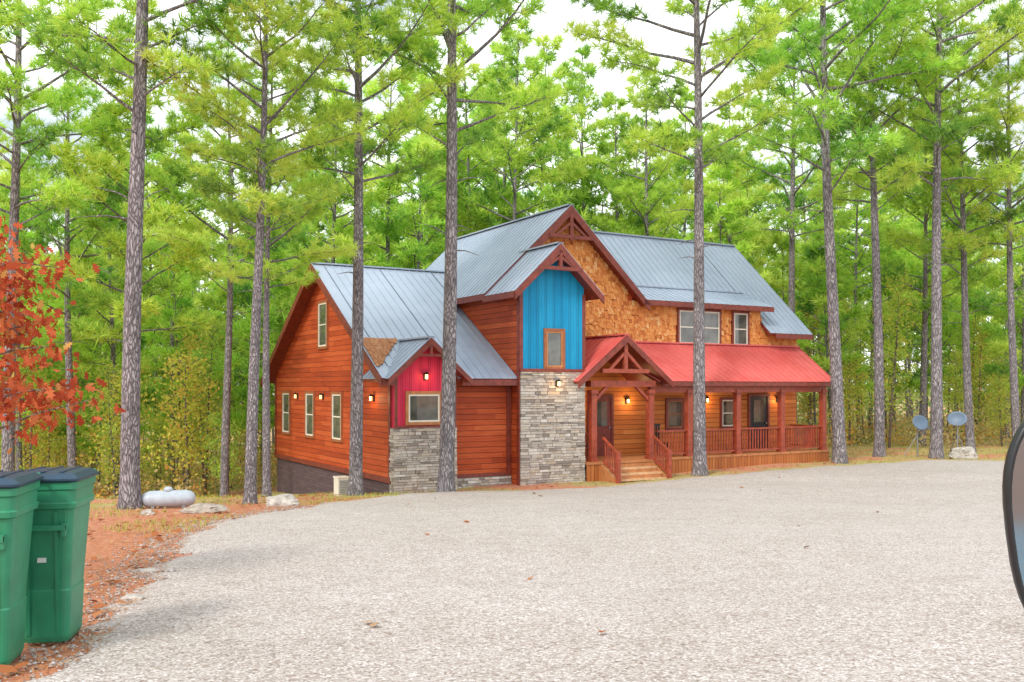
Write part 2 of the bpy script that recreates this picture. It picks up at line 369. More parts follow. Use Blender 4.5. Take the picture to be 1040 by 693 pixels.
G=np.array(G); n=len(G); dirr=NR.normal(0,.35,(n,3)); dirr[:,2]=1; L=NR.uniform(.04,.13,n)[:,None]
sd_=NR.normal(0,1,(n,3)); sd_[:,2]=0; sd_/=np.linalg.norm(sd_,axis=1)[:,None]
link('grass',trimesh('grass',np.stack([G-sd_*.008,G+sd_*.008,G+dirr*L],1),NR.rand(n),'grass'),label='sparse yellow green grass beside the driveway',category='grass',kind='stuff')

# ---------------------------------------------------------------- house
ZB=-3.05; OFF=(0,0,-ZB)
house=link('cabin_house',None,loc=(.24,28.85,ZB),rot=(0,0,math.atan2(.503,.864)),label='cedar cabin with grey metal roof, blue tower and red porch roof',cat='house')
def part(mb,name,mats,parent=None,**k): return link(name,mb.mesh(name,mats,OFF,k.pop('smooth',False)),parent or house,**k)
porch=link('porch',None,house)
zt=lambda b_: .25+.63*(b_-.1)-.16
RB=6.45; RZ=.25+.63*(RB-.1); WL=-4.05
mb=MB()
mb.prism([(WL,.55,-2.75),(WL,12.35,-2.75),(WL,12.35,zt(.55)),(WL,RB,RZ-.16),(WL,.55,zt(.55))],(4.6,0,0))
part(mb,'wall',['siding'],label='cedar plank wall of the side wing')
mb=MB(); mb.box(WL+.04,.3,.6,12.3,-5.2,-2.75); part(mb,'foundation',['block'])
mz=lambda a: 6.15-.95*abs(a-2.907)
mb=MB(); mb.prism([(0,1.9,-3.5),(5.8,1.9,-3.5),(5.8,1.9,mz(5.8)-.17),(2.907,1.9,5.96),(0,1.9,mz(0)-.17)],(0,7.8,0))
part(mb,'wall',['siding'])
lz=lambda b_: 2.08+.925*(b_-1.4)
mb=MB(); mb.prism([(5.8,1.9,-3.5),(5.8,9.78,-3.5),(5.8,9.78,lz(1.9)-.16),(5.8,5.84,lz(5.84)-.16),(5.8,1.9,lz(1.9)-.16)],(8.2,0,0))
mb.prism([(5.8,1.885,2.2),(5.8,3.1,2.2),(5.8,3.1,3.5),(5.8,1.885,3.08)],(6.25,0,0))
part(mb,'wall',['siding'])
tz=lambda a: 4.47-.95*abs(a-1.2)
mb=MB(); mb.prism([(0,0,-3.5),(2.4,0,-3.5),(2.4,0,tz(2.4)-.17),(1.2,0,4.28),(0,0,tz(0)-.17)],(0,1.9,0)); part(mb,'wall',['siding'],label='cedar plank tower side wall')
mb=MB(); mb.prism([(0.03,-.03,.52),(2.37,-.03,.52),(2.37,-.03,tz(2.37)-.19),(1.2,-.03,4.24),(0.03,-.03,tz(.03)-.19)],(0,.06,0)); part(mb,'wall',['blue'],label='bright blue board and batten tower front')
bz=lambda a: 1.44-.9*abs(a+3.08)
mb=MB(); mb.prism([(-4.03,.25,-1.2),(-2.1,.25,-1.2),(-2.1,.25,bz(-2.1)-.15),(-3.08,.25,1.27),(-4.03,.25,bz(-4.03)-.15)],(0,2,0)); part(mb,'wall',['redbb'],label='crimson board and batten wall bay')
mb=MB(); mb.box(2.4,14.0,1.86,1.9,-2.5,1.5); part(mb,'wall',['porchwall'],label='bright orange cedar wall under the porch')
mb=MB()
for (x0,x1,y0,y1,z0,z1) in ((-.03,.09,-.04,.02,.5,2.95),(2.31,2.43,-.04,.02,.5,2.95),(-.04,-.0,-.01,.12,-3.3,2.95),(WL-.035,WL,.53,.68,-2.75,.3),(WL-.035,WL,12.22,12.37,-2.75,.3),(-.16,-.02,.51,.55,-2.72,.2),(-2.1,-1.96,.51,.55,-2.72,.2),(-4.06,-3.97,.22,.25,-1.15,.4),(-2.18,-2.07,.22,.25,-1.15,.4),
      (WL-.045,WL,.5,12.4,-2.82,-2.66),(-2.1,-.0,.5,.55,-2.76,-2.66),(-4.06,-2.07,.17,.25,-1.2,-1.14),(-.02,2.42,-.1,-.03,.47,.56)):
    mb.box(x0,x1,y0,y1,z0,z1)
part(mb,'trim',['trim'])
def stones(mb,a0,a1,z0,z1,b_,axis='a',dep=.07):
    z=z0
    while z<z1-.02:
        h=min(R.uniform(.045,.11),z1-z); a=a0
        while a<a1-.02:
            w=min(R.uniform(.1,.4),a1-a); 
            if a1-a-w<.08: w=a1-a
            p=dep*R.uniform(.4,1.0); j=.006
            if axis=='a': mb.box(a+j,a+w-j,b_-p,b_+.02,z+j,z+h-j,0,R.random())
            else: mb.box(b_-p,b_+.02,a+j,a+w-j,z+j,z+h-j,0,R.random())
            a+=w
        z+=h
mb=MB(); stones(mb,0,2.4,-3.4,.47,-.02); mb.box(.01,2.39,-.04,0.0,-3.4,.46,1)
part(mb,'stone_veneer',['stone','mortar'])
mb=MB(); stones(mb,-4.1,-2.07,-3.5,-1.2,.23); mb.box(-4.0,-2.1,.21,1.2,-3.5,-1.2,1)
stones(mb,.2,.56,-3.5,-1.2,-4.04,'b'); mb.box(-4.06,-3.99,.22,.55,-3.5,-1.2,1)
part(mb,'stone_veneer',['stone','mortar'])
mb=MB(); stones(mb,-2.07,-.02,-3.5,-2.77,.52); mb.box(-2.07,-.02,.5,.55,-3.5,-2.77,1)
part(mb,'stone_veneer',['stone','mortar'])
wins=[(7.83,9.95,1.55,2.9),(10.55,11.37,1.55,2.9)]
mb=MB(); z=1.35
while z<6:
    a=0.0
    while a<14:
        w=R.uniform(.06,.15); ac=a+w/2
        top=mz(ac)-.2 if ac<5.8 else (3.02 if ac<12.05 else 2.3)
        if ac>=5.6 and ac<5.9: top=3.02
        ok=z+.08<top and not any(x0-.02<ac<x1+.02 and z0-.05<z+.09<z1+.02 for x0,x1,z0,z1 in wins) and not (ac<2.3 and z<4.2)
        if ok:
            dzz=R.uniform(-.045,.045); t1=R.uniform(.015,.045); zb=z+dzz
            g=.003; y1=1.885
            mb.faces([(a+g,y1-t1,zb),(a+w-g,y1-t1,zb+R.uniform(-.015,.015)),(a+w-g,y1+.01,zb),(a+g,y1+.01,zb),(a+g,y1-.008,zb+.18),(a+w-g,y1-.008,zb+.18)],
              [(0,1,5,4),(3,2,1,0),(0,4,3),(1,2,5)],0,min(1,max(0,R.gauss(.5,.22))))
        a+=w
    z+=.13
part(mb,'shake_cladding',['shake'])
def slab(mb,q,t=.13,sp=.3,rib=True):
    q=[Vector(p) for p in q]; nrm=(q[1]-q[0]).cross(q[3]-q[0]).normalized()
    if nrm.z<0: nrm=-nrm
    lo=[p-nrm*t for p in q]
    mb.faces(q+lo,[(0,1,2,3),(7,6,5,4),(0,4,5,1),(1,5,6,2),(2,6,7,3),(3,7,4,0)],[0,1,1,1,1,1])
    if rib:
        L=(q[1]-q[0]).length; n=max(1,round(L/sp))
        for i in range(n+1):
            s=i/n; a=q[0].lerp(q[1],s)+nrm*.008; b_=q[3].lerp(q[2],s)+nrm*.008
            mb.beam(a,b_,.022,.026,0)
        mb.beam(q[3]+nrm*.01,q[2]+nrm*.01,.22,.05,0)
def rakes(mb,ac,hw,zap,bf,slope,h=.24,t=.05):
    for sg in (-1,1):
        mb.prism([(ac,bf,zap-.02),(ac+sg*hw,bf,zap-.02-slope*hw),(ac+sg*hw,bf,zap-.02-slope*hw-h),(ac,bf,zap-.02-h*1.15)],(0,-t,0))
wz=lambda b_: .25+.63*(b_-.1)
mb=MB()
slab(mb,[(-4.5,.1,.25),(-4.1,.1,.25),(-4.1,RB,RZ),(-4.5,RB,RZ)],sp=.4)
slab(mb,[(-4.1,.65,wz(.65)),(-2.05,.65,wz(.65)),(-2.05,RB,RZ),(-4.1,RB,RZ)])
slab(mb,[(-2.05,.1,.25),(-.02,.1,.25),(-.02,RB,RZ),(-2.05,RB,RZ)])
slab(mb,[(-.02,2.0,wz(2.0)),(3,2.0,wz(2.0)),(3,RB,RZ),(-.02,RB,RZ)])
slab(mb,[(-4.5,2*RB-.1,.25),(3,2*RB-.1,.25),(3,RB,RZ),(-4.5,RB,RZ)])
for s_ in (0,1):
    b0=.1 if s_==0 else 2*RB-.1
    mb.prism([(-4.5,RB,RZ-.02),(-4.5,b0,.23),(-4.5,b0,-.02),(-4.5,RB,RZ-.3)],(-.05,0,0),1)
mb.box(-4.5,-4.12,.05,.1,.04,.22,1); mb.box(-1.95,-.03,.05,.1,.04,.22,1)
part(mb,'roof',['roof','trim'],label='grey standing seam metal roof of the wing')
mb=MB()
for i in range(15):
    for j in range(20):
        a=-4.47+j*.06+R.uniform(-.01,.01); b_=.6+i*.09
        if a>-4.46+.075*i+.1+R.uniform(-.04,.04): continue
        zz=wz(b_)+.035; r_=R.gauss(.5,.2)
        mb.prism([(a+.002,b_+R.uniform(-.03,.03),zz),(a+.058,b_,zz),(a+.058,b_+.13,zz+.075),(a+.002,b_+.13,zz+.075)],(0,0,.02+R.random()*.02),0,min(1,max(0,r_)))
part(mb,'shake_cladding',['patch'],label='weathered cedar shake patch on the roof valley')
mb=MB()
slab(mb,[(-4.42,-.15,bz(-4.42)),(-4.42,2.0,bz(-4.42)),(-3.08,2.0,1.44),(-3.08,-.15,1.44)])
slab(mb,[(-1.74,-.15,bz(-1.74)),(-1.74,2.0,bz(-1.74)),(-3.08,2.0,1.44),(-3.08,-.15,1.44)])
m2=MB(); rakes(m2,-3.08,1.34,1.44,-.15,.9,.17)
m2.box(-3.12,-3.04,-.18,-.12,.9,1.3); m2.box(-3.5,-2.66,-.19,-.11,.88,.95)
mb.add(m2,1)
part(mb,'roof',['roof','trim'],label='small grey metal gable over the crimson bay')
mb=MB()
for sg in (-1,1):
    a1=2.907+sg*3.33
    slab(mb,[(a1,1.5,mz(a1)),(a1,9.95,mz(a1)),(2.907,9.95,6.15),(2.907,1.5,6.15)])
m2=MB(); rakes(m2,2.907,3.33,6.15,1.5,.95,.27)
m2.box(2.84,2.97,1.44,1.54,4.95,5.9); m2.box(2.0,3.81,1.43,1.55,5.0,5.12)
m2.beam((2.3,1.49,5.1),(2.9,1.49,5.55),.08,.09); m2.beam((3.5,1.49,5.1),(2.91,1.49,5.55),.08,.09)
m2.box(-.47,-.43,1.5,9.9,2.78,2.96)
mb.add(m2,1)
part(mb,'roof',['roof','trim'],label='steep grey metal gable roof with timber truss')
mb=MB()
for sg in (-1,1):
    a1=1.2+sg*1.65; bb=1.9 if sg<0 else 1.88
    slab(mb,[(a1,-.45,tz(a1)),(a1,bb,tz(a1)),(1.2,bb,4.47),(1.2,-.45,4.47)])
m2=MB(); rakes(m2,1.2,1.65,4.47,-.45,.95,.24)
m2.box(1.14,1.26,-.5,-.4,3.65,4.25); m2.box(.4,2.0,-.51,-.39,3.62,3.73)
m2.beam((.65,-.45,3.7),(1.2,-.45,4.05),.08,.09); m2.beam((1.75,-.45,3.7),(1.2,-.45,4.05),.08,.09)
m2.box(-.5,-.45,-.45,1.5,2.7,2.88)
mb.add(m2,1)
part(mb,'roof',['roof','trim'],label='grey metal gable roof over the blue tower')
mb=MB()
slab(mb,[(12.1,1.4,lz(1.4)),(14.4,1.4,lz(1.4)),(14.4,5.84,lz(5.84)),(12.1,5.84,lz(5.84))])
slab(mb,[(3.2,2.4,lz(2.4)),(12.1,2.4,lz(2.4)),(12.1,5.84,lz(5.84)),(3.2,5.84,lz(5.84))])
slab(mb,[(3.2,10.3,lz(1.4)),(14.4,10.3,lz(1.4)),(14.4,5.84,lz(5.84)),(3.2,5.84,lz(5.84))])
slab(mb,[(5.9,1.5,3.1),(12.35,1.5,3.1),(12.35,3.24,3.79),(5.9,3.24,3.79)],t=.1)
mb.box(6.0,12.35,1.45,1.5,2.9,3.08,1); mb.box(12.35,14.4,1.35,1.4,lz(1.4)-.2,lz(1.4)-.02,1)
mb.prism([(12.35,1.5,3.08),(12.35,3.24,3.77),(12.35,3.24,3.55),(12.35,1.5,2.9)],(.04,0,0),1)
mb.prism([(14.4,1.4,lz(1.4)-.02),(14.4,5.84,lz(5.84)-.02),(14.4,5.84,lz(5.84)-.3),(14.4,1.4,lz(1.4)-.22)],(.04,0,0),1)
part(mb,'roof',['roof','trim'],label='grey metal roof with a low dormer slope')
mb=MB()
slab(mb,[(5.5,0,.19),(14.1,0,.19),(14.1,1.88,1.6),(3.95,1.88,1.6)],t=.1)
mb.box(5.6,14.1,-.04,0,.03,.17,1)
mb.prism([(14.1,0,.17),(14.1,1.88,1.58),(14.1,1.88,1.36),(14.1,0,.0)],(.04,0,0),1)
ez=lambda a: 1.70-.797*abs(a-3.85)
for sg in (-1,1):
    a1=3.85+sg*1.92
    slab(mb,[(a1,-.35,ez(a1)),(a1,1.86,ez(a1)),(3.85,1.86,1.70),(3.85,-.35,1.70)],t=.1)
m2=MB(); rakes(m2,3.85,1.92,1.70,-.35,.797,.2)
mb.add(m2,1)
part(mb,'porch_roof',['redroof','trim'],porch)
mb=MB()
mb.box(2.6,5.25,-.1,.08,.0,.2); mb.box(3.78,3.92,-.32,-.2,.5,1.5); mb.box(2.9,4.8,-.33,-.2,.45,.58)
mb.beam((3.2,-.27,.55),(3.85,-.27,1.15),.09,.1); mb.beam((4.5,-.27,.55),(3.85,-.27,1.15),.09,.1)
mb.beam((2.74,-.0,-.5),(3.35,-.0,.05),.1,.1); mb.beam((5.08,0,-.5),(4.45,0,.05),.1,.1)
mb.beam((2.74,0,.1),(2.74,1.86,.1),.12,.16); mb.beam((5.08,0,.1),(5.08,1.86,.1),.12,.16)
mb.box(5.25,13.85,.2,.36,-.2,.08)
mb.beam((13.78,.3,-.05),(13.78,1.86,-.05),.14,.24)
part(mb,'porch_beam',['post'],porch)
pm=MB(); pm.box(-.1,.1,-.1,.1,0,2.35); pm.box(-.13,.13,-.13,.13,0,.12); pm.box(-.13,.13,-.13,.13,2.22,2.35)
pme=pm.mesh('post',['post'])
for (a,b_) in [(2.74,0),(5.08,0),(7.0,.28),(9.28,.28),(11.5,.28),(13.72,.28)]:
    link('post',pme,porch,loc=(a,b_,-2.45-ZB))
mb=MB()
mb.box(2.4,13.9,.12,1.88,-2.5,-2.42); mb.box(2.42,5.4,-.2,.12,-2.5,-2.42)
part(mb,'deck',['tan'],porch)
mb=MB(); mb.box(5.4,13.9,.14,.2,-3.45,-2.5); mb.box(2.42,5.4,-.17,-.11,-3.45,-2.5); mb.box(13.84,13.88,.2,1.88,-3.45,-2.5); mb.box(5.34,5.4,-.11,.14,-3.45,-2.5)
part(mb,'deck_skirt',['skirt'],porch)
def railing(p0,p1,h=.9,name='railing'):
    mb=MB(); p0=Vector(p0);p1=Vector(p1)
    up=Vector((0,0,1)); mb.beam(p0+up*h,p1+up*h,.08,.055); mb.beam(p0+up*.12,p1+up*.12,.05,.06)
    n=int((p1-p0).length/.13)
    for i in range(1,n):
        q=p0.lerp(p1,i/n); mb.box(q.x-.018,q.x+.018,q.y-.018,q.y+.018,q.z+.12,q.z+h)
    part(mb,name,['post'],porch)
for (x0,x1) in ((5.6,6.9),(7.1,9.18),(9.38,11.4),(11.6,13.62)): railing((x0,.28,-2.42),(x1,.28,-2.42))
railing((13.72,.38,-2.42),(13.72,1.86,-2.42)); railing((2.6,.1,-2.42),(2.6,1.8,-2.42))
mb=MB()
for i in range(3):
    z=-2.5-.16*(i+1); mb.box(3.0,5.0,-.2-.27*(i+1),-.2-.27*i,z-.02,z+.03,0); mb.box(3.02,4.98,-.2-.27*i-.02,-.2-.27*i+.0,z+.03,z+.14,1)
for a in (2.97,5.03): mb.prism([(a-.03,-.18,-2.5),(a-.03,-1.05,-3.0),(a-.03,-1.05,-3.4),(a-.03,-.18,-3.4)],(.06,0,0),1)
part(mb,'steps',['tread','tan'],porch)
for a in (2.97,5.03):
    railing((a,-.25,-2.5),(a,-1.02,-2.95),.86,'stair_railing')
    mb=MB(); mb.box(a-.06,a+.06,-1.12,-1.0,-3.3,-2.05); part(mb,'newel_post',['post'],porch)
def window(a,b_,z0,z1,w,rotz=0,casing='casing',frame='white',pane='glass',grid_=True,name='window'):
    e=link(name,None,house,loc=(a,b_,z0-ZB),rot=(0,0,rotz)); h=z1-z0
    mb=MB(); c=.09
    for (x0,x1,q0,q1) in ((-w/2-c,-w/2,-c,h+c),(w/2,w/2+c,-c,h+c),(-w/2,w/2,h,h+c),(-w/2-.03,w/2+.03,-c,0)): mb.box(x0,x1,-.06,.02,q0,q1,0)
    k=.05
    for (x0,x1,q0,q1) in ((-w/2,-w/2+k,0,h),(w/2-k,w/2,0,h),(-w/2+k,w/2-k,h-k,h),(-w/2+k,w/2-k,0,k)): mb.box(x0,x1,-.05,.02,q0,q1,1)
    if grid_=='sash' : mb.box(-w/2+k,w/2-k,-.045,.0,h*.5-.02,h*.5+.02,1)
    if grid_=='pair':
        mb.box(-.06,.06,-.05,.0,k,h-k,1); mb.box(-w/2+k,-.06,-.045,0,h*.5-.02,h*.5+.02,1); mb.box(.06,w/2-k,-.045,0,h*.5-.02,h*.5+.02,1)
    link('frame',mb.mesh('frame',[casing,frame]),e)
    mb=MB(); mb.box(-w/2+k,w/2-k,-.025,-.005,k,h-k); link('pane',mb.mesh('pane',[pane]),e)
L=-math.pi/2
for b_ in (5.07,7.92,10.8): window(WL,b_,-1.75,-.25,.85,L,'casing','white','glass','sash')
window(WL,6.5,1.4,2.9,.85,L,'casing','white','glass','sash')
window(-3.14,.25,-1.03,-.22,1.0,0,'tan','white','glass','none')
window(1.23,-.03,.62,1.74,.6,0,'casing','tan','glass','none')
window(8.89,1.87,1.6,2.82,1.95,0,'trim','white','glass','pair')
window(10.96,1.87,1.6,2.82,.7,0,'trim','white','glass','sash')
window(7.7,1.86,-1.5,-.5,.7,0,'trim','casing','glass','sash')
window(10.35,1.86,-1.5,-.5,.7,0,'trim','white','glass','sash')
for a,mt in ((4.35,'trim'),(11.9,'white')):
    e=link('door',None,house,loc=(a,1.86,-2.42-ZB))
    mb=MB()
    for (x0,x1,q0,q1) in ((-.56,-.46,0,2.15),(.46,.56,0,2.15),(-.46,.46,2.05,2.15)): mb.box(x0,x1,-.06,0,q0,q1)
    link('frame',mb.mesh('frame',['trim']),e)
    mb=MB(); mb.box(-.46,.46,-.03,0,0,2.05,0); mb.box(-.3,.3,-.04,-.03,.2,.8,0); mb.box(-.28,.28,-.045,-.03,1.05,1.9,1)
    link('door_leaf',mb.mesh('door_leaf',['trim' if mt=='trim' else 'dark','glass']),e)
    mb=MB(); mb.tube([(.36,-.04,1.0),(.36,-.1,1.0)],[.03,.035],8); link('handle',mb.mesh('handle',['steel']),e)
def lamp(a,b_,z,rotz=0,lit=14):
    e=link('wall_lamp',None,house,loc=(a,b_,z-ZB),rot=(0,0,rotz))
    mb=MB(); mb.box(-.05,.05,-.03,0,-.1,.1); mb.box(-.03,.03,-.12,-.03,.08,.11); 
    mb.faces([(-.08,-.18,.06),(.08,-.18,.06),(.08,-.04,.06),(-.08,-.04,.06),(0,-.11,.15)],[(0,1,4),(1,2,4),(2,3,4),(3,0,4),(3,2,1,0)])
    link('bracket',mb.mesh('bracket',['dark']),e)
    mb=MB(); mb.box(-.03,.03,-.14,-.08,-.07,.06); link('lamp_shade',mb.mesh('lamp_shade',['glow']),e)
    if lit:
        l=bpy.data.lights.new('lamp_light','POINT'); l.energy=lit; l.color=(1,.6,.28); l.shadow_soft_size=.06
        lo=bpy.data.objects.new('lamp_light',l); COL.objects.link(lo); lo.parent=e; lo.location=(0,-.28,-.02)
for b_ in (1.84,6.5,9.4): lamp(WL,b_,-.35,L,9 if b_<2 else 0)
lamp(1.3,-.1,.1,0,10); lamp(-3.1,.24,.3,0,5)
for a in (3.2,5.5,9.2,12.9): lamp(a,1.86,-.5,0,14)

# ---------------------------------------------------------------- pines
def unit(v): return v/np.linalg.norm(v,axis=-1,keepdims=True)
def tufts(P,D,nb,L,wd,rn):
    n=len(P); d=NR.normal(0,1,(n,nb,3)); d=unit(unit(d)+D[:,None,:]*.75)
    ln=L*NR.uniform(.7,1.2,(n,nb,1)); s=unit(np.cross(d,NR.normal(0,1,(n,nb,3))))*wd/2
    b0=P[:,None,:]+d*.02
    V=np.stack([b0-s,b0+s,b0+d*ln],2).reshape(-1,3,3)
    rr=np.clip(np.repeat(rn,nb)+NR.normal(0,.1,n*nb),0,1)
    return V,rr
def pine(seed,H=22,c0=10,rad=3.2,nbr=44,r0=.2,nb=15,L=.3,wd=.04,sides=10,dead=6,tsp=.3):
    r=random.Random(seed); mb=MB()
    ph=r.uniform(0,6); am=r.uniform(.03,.09)
    def ax(z): return Vector((am*math.sin(z*.35+ph)-am*math.sin(ph),am*math.cos(z*.28+ph)-am*math.cos(ph),z))
    zs=[-.6,0,.25,.7]+[1.5+i*(H-1.5)/16 for i in range(17)]
    rr=[r0*(1.35 if z<.1 else 1.15 if z<.4 else (1-.9*(max(z,0)/H)**1.15)) for z in zs]
    mb.tube([ax(z) for z in zs],rr,sides)
    P=[];D=[];Q=[]
    for i in range(dead):
        z=r.uniform(c0*.72,c0); a=r.uniform(0,6.28); l=r.uniform(.3,1.1); p=ax(z); d=Vector((math.cos(a),math.sin(a),r.uniform(-.1,.5)))
        mb.tube([p,p+d*l*.5,p+d*l+Vector((0,0,-.1))],[.022,.014,.005],4,cap=False)
    for i in range(nbr):
        t=(i+r.random()*.8)/nbr; z=c0+(H-c0)*t; a=i*2.4+r.uniform(-.5,.5)
        prof=(.55+.45*min(1,t/.2)) if t<.2 else max(.16,1-((t-.2)/.8)**1.4*.9)
        l=rad*prof*r.uniform(.55,1.15); el=r.uniform(.05,.55)+.4*t
        p=ax(z); pts=[p]; d=Vector((math.cos(a)*math.cos(el),math.sin(a)*math.cos(el),math.sin(el)))
        seg=5
        for k in range(seg):
            d=(d+Vector((r.uniform(-.16,.16),r.uniform(-.16,.16),r.uniform(-.13,.16)))).normalized(); p=p+d*l/seg; pts.append(p)
        rb=.014+.011*l
        mb.tube(pts,[rb*(1-.85*k/seg) for k in range(seg+1)],5,cap=False)
        br=min(1,max(0,r.gauss(.5,.22)+.15*t))
        ns=int(4+l*2.8)
        for k in range(ns):
            s=.36+.64*(k+.5)/ns; f=s*seg; j=min(int(f),seg-1); q=pts[j].lerp(pts[j+1],f-j)
            dd=(pts[j+1]-pts[j]).normalized(); sdv=dd.cross(Vector((0,0,1))).normalized()*(1 if k%2 else -1)
            d2=(dd*.7+sdv*r.uniform(.5,1.1)+Vector((0,0,r.uniform(-.1,.5)))).normalized(); l2=l*.34*(1.25-s)*r.uniform(.7,1.3)+.2
            mb.tube([q,q+d2*l2],[.01,.004],3,cap=False)
            m_=max(2,int(l2/tsp*1.6))
            for w in range(m_):
                pp=q+d2*l2*((w+1)/m_)+Vector((r.gauss(0,.07),r.gauss(0,.07),r.gauss(0,.07)))
                P.append(pp); D.append(d2+Vector((0,0,.5))); Q.append(min(1,max(0,br+r.gauss(0,.14))))
        for w in range(3): P.append(pts[-1]+Vector((r.gauss(0,.1),r.gauss(0,.1),r.gauss(0,.08)))); D.append(d+Vector((0,0,.4))); Q.append(min(1,br+.15))
    P=np.array([tuple(p) for p in P]); D=unit(np.array([tuple(p) for p in D])); Q=np.array(Q)
    V,rn=tufts(P,D,nb,L,wd,Q)
    return mb.mesh('trunk',['bark'],smooth=True),trimesh('crown',V,rn,'needle')
near=[pine(100+i,H=20,c0=c,rad=3.7,nbr=44,r0=.185,nb=22,L=.3,wd=.032,sides=14,dead=7) for i,c in enumerate((7.8,8.2,8.8))]
mid=[pine(200+i,H=h,c0=c,rad=ra,nbr=38,r0=.155,nb=12,L=.4,wd=.062,sides=8,dead=4,tsp=.34) for i,(h,c,ra) in enumerate(((20,7.5,3.5),(19,6.5,3.4),(21,9,3.3),(18,6,3.2),(16,5,3.0)))]
young=[pine(300+i,H=h,c0=c,rad=ra,nbr=32,r0=.085,nb=12,L=.4,wd=.064,sides=6,dead=2,tsp=.34) for i,(h,c,ra) in enumerate(((11,2.2,2.5),(9,1.8,2.3),(13,3.2,2.6)))]
def plant(meshes,X,Y,rz,sc,lean=(0,0),label='tall loblolly pine with grey plated bark and green needles',name='pine_tree',group=None):
    o=link(name,None,loc=(X,Y,gn(X,Y)-.03),rot=(lean[1],lean[0],0),label=label,cat='tree')
    if group: o['group']=group
    for nm,me in zip(('trunk','crown'),meshes):
        c=bpy.data.objects.new(nm,me); COL.objects.link(c); c.parent=o; c.rotation_euler=(0,0,rz); c.scale=(sc,sc,sc)
    return o
FG=[(132,19.3,141,0,1.05,'tall pine with thick bark standing beside the gas tank'),
    (254,20.9,268,1,.72,'slim straight pine beside the wing of the cabin'),
    (271,24.5,276,2,.6,'thin pine standing close to another pine'),
    (361,25.6,362,1,1.0,'tall pine in front of the cedar side wall'),
    (453,26.4,457,0,1.2,'tall thick pine in front of the crimson bay'),
    (711,31.0,704,1,1.18,'tall pine in front of the porch'),
    (853,35.2,838,0,1.3,'tall pine at the end of the porch'),
    (893,38,884,2,1.12,'tall pine next to the porch end'),
    (951,37,955,1,1.25,'tall pine by the satellite dishes'),
    (986,41,972,0,1.0,'slender leaning pine by the satellite dishes'),
    (1033,40,1022,2,.95,'slender pine at the forest edge'),
    (8,30,17,1,1.15,'tall pine at the edge of the yard'),
    (228,33,232,2,.85,'slim pine behind the yard'),
    (806,47,806,2,1.15,'tall pine behind the porch roof'),
    (660,52,655,1,1.05,'tall pine behind the cabin roof'),
    (75,36,66,0,.95,'slim pine at the forest edge')]
used=[]
for i,(x,Y,xt,v,sc,lb) in enumerate(FG):
    X=(x-CX)/F*Y; zb=gn(X,Y); zt_=HY*Y/F; ln=math.atan(((xt-x)/F*Y)/(zt_-zb))
    plant(near[v],X,Y,R.uniform(0,6.28),sc,(ln,R.uniform(-.01,.01)),lb); used.append((X,Y))
hc=Vector((.24,28.85)); ua=Vector((.864,.503)); wa=Vector((-.503,.864))
def inhouse(X,Y,mg=2.0):
    d=Vector((X,Y))-hc; a=d.dot(ua); b_=d.dot(wa)
    return -4.5-mg<a<14.5+mg and -1-mg<b_<13+mg
# stand of pines close behind the cabin roof
for k,(x,Y,v,sc) in enumerate(((392,46,1,1.1),(425,52,0,1.15),(476,50,3,1.2),(512,56,0,1.2),(548,51,1,1.15),(590,58,2,1.15),(622,54,3,1.1),(690,60,0,1.1),(745,57,1,1.1),(335,44,4,1.15),(500,66,2,1.2),(570,68,1,1.25))):
    X=(x-CX)/F*Y; used.append((X,Y))
    plant(mid[v],X,Y,k*1.3,sc,(R.uniform(-.02,.02),0),'tall pine close behind the cabin roof',group='pines in the wood')
cnt=0; tries=0
while cnt<86 and tries<9000:
    tries+=1; Y=33+62*R.random()**.8; X=R.uniform(-.62*Y,.62*Y)
    if inhouse(X,Y,1.6) or any((X-a)**2+(Y-b_)**2<10 for a,b_ in used): continue
    if X>9 and Y<42: continue
    used.append((X,Y)); cnt+=1
    plant(mid[R.randrange(5)],X,Y,R.uniform(0,6.28),R.uniform(.86,1.16),(R.uniform(-.03,.03),R.uniform(-.03,.03)),'tall pine in the wood behind the cabin',group='pines in the wood')
cnt=0; tries=0
while cnt<58 and tries<5000:
    tries+=1; Y=R.uniform(40,78); X=R.uniform(-.6*Y,.6*Y)
    if inhouse(X,Y,1.8) or any((X-a)**2+(Y-b_)**2<4 for a,b_ in used) or (X>9 and Y<48): continue
    used.append((X,Y)); cnt+=1
    plant(young[R.randrange(3)],X,Y,R.uniform(0,6.28),R.uniform(.85,1.3),(R.uniform(-.04,.04),0),'young bushy pine with low branches',group='young pines in the wood')
def decid(seed,H=7,nl=2000,ls=.17):
    r=random.Random(seed); mb=MB(); P=[]
    mb.tube([(0,0,-.4),(.05,.02,H*.3),(.1,-.05,H*.6),(.05,0,H*.95)],[.07,.06,.04,.01],7)
    for i in range(26):
        z=H*(.22+.75*i/26); a=i*2.4+r.uniform(-.4,.4); l=r.uniform(.7,1.9)*(1.15-.7*i/26); el=r.uniform(.2,.8)
        p0=Vector((.05,0,z)); d=Vector((math.cos(a)*math.cos(el),math.sin(a)*math.cos(el),math.sin(el))); p1=p0+d*l*.5; p2=p1+(d+Vector((0,0,-.2)))*l*.5
        mb.tube([p0,p1,p2],[.022,.014,.004],4,cap=False)
        for k in range(nl//26):
            t=r.random()**.6; q=p0.lerp(p2,t)+Vector((r.gauss(0,.24),r.gauss(0,.24),r.gauss(0,.2))); P.append((*q,min(1,max(0,r.gauss(.45,.2)))))
    P=np.array(P); n=len(P); s=ls*NR.uniform(.5,1.2,(n,1))
    d1=unit(NR.normal(0,1,(n,3))); d2=unit(np.cross(d1,NR.normal(0,1,(n,3))))
    c=P[:,:3]; V=np.stack([c-d1*s*.5,c+d2*s*.3,c+d1*s*.5,c-d2*s*.3],1)
    return mb.mesh('trunk',['bark2'],smooth=True),trimesh('crown',V,P[:,3],'decid')
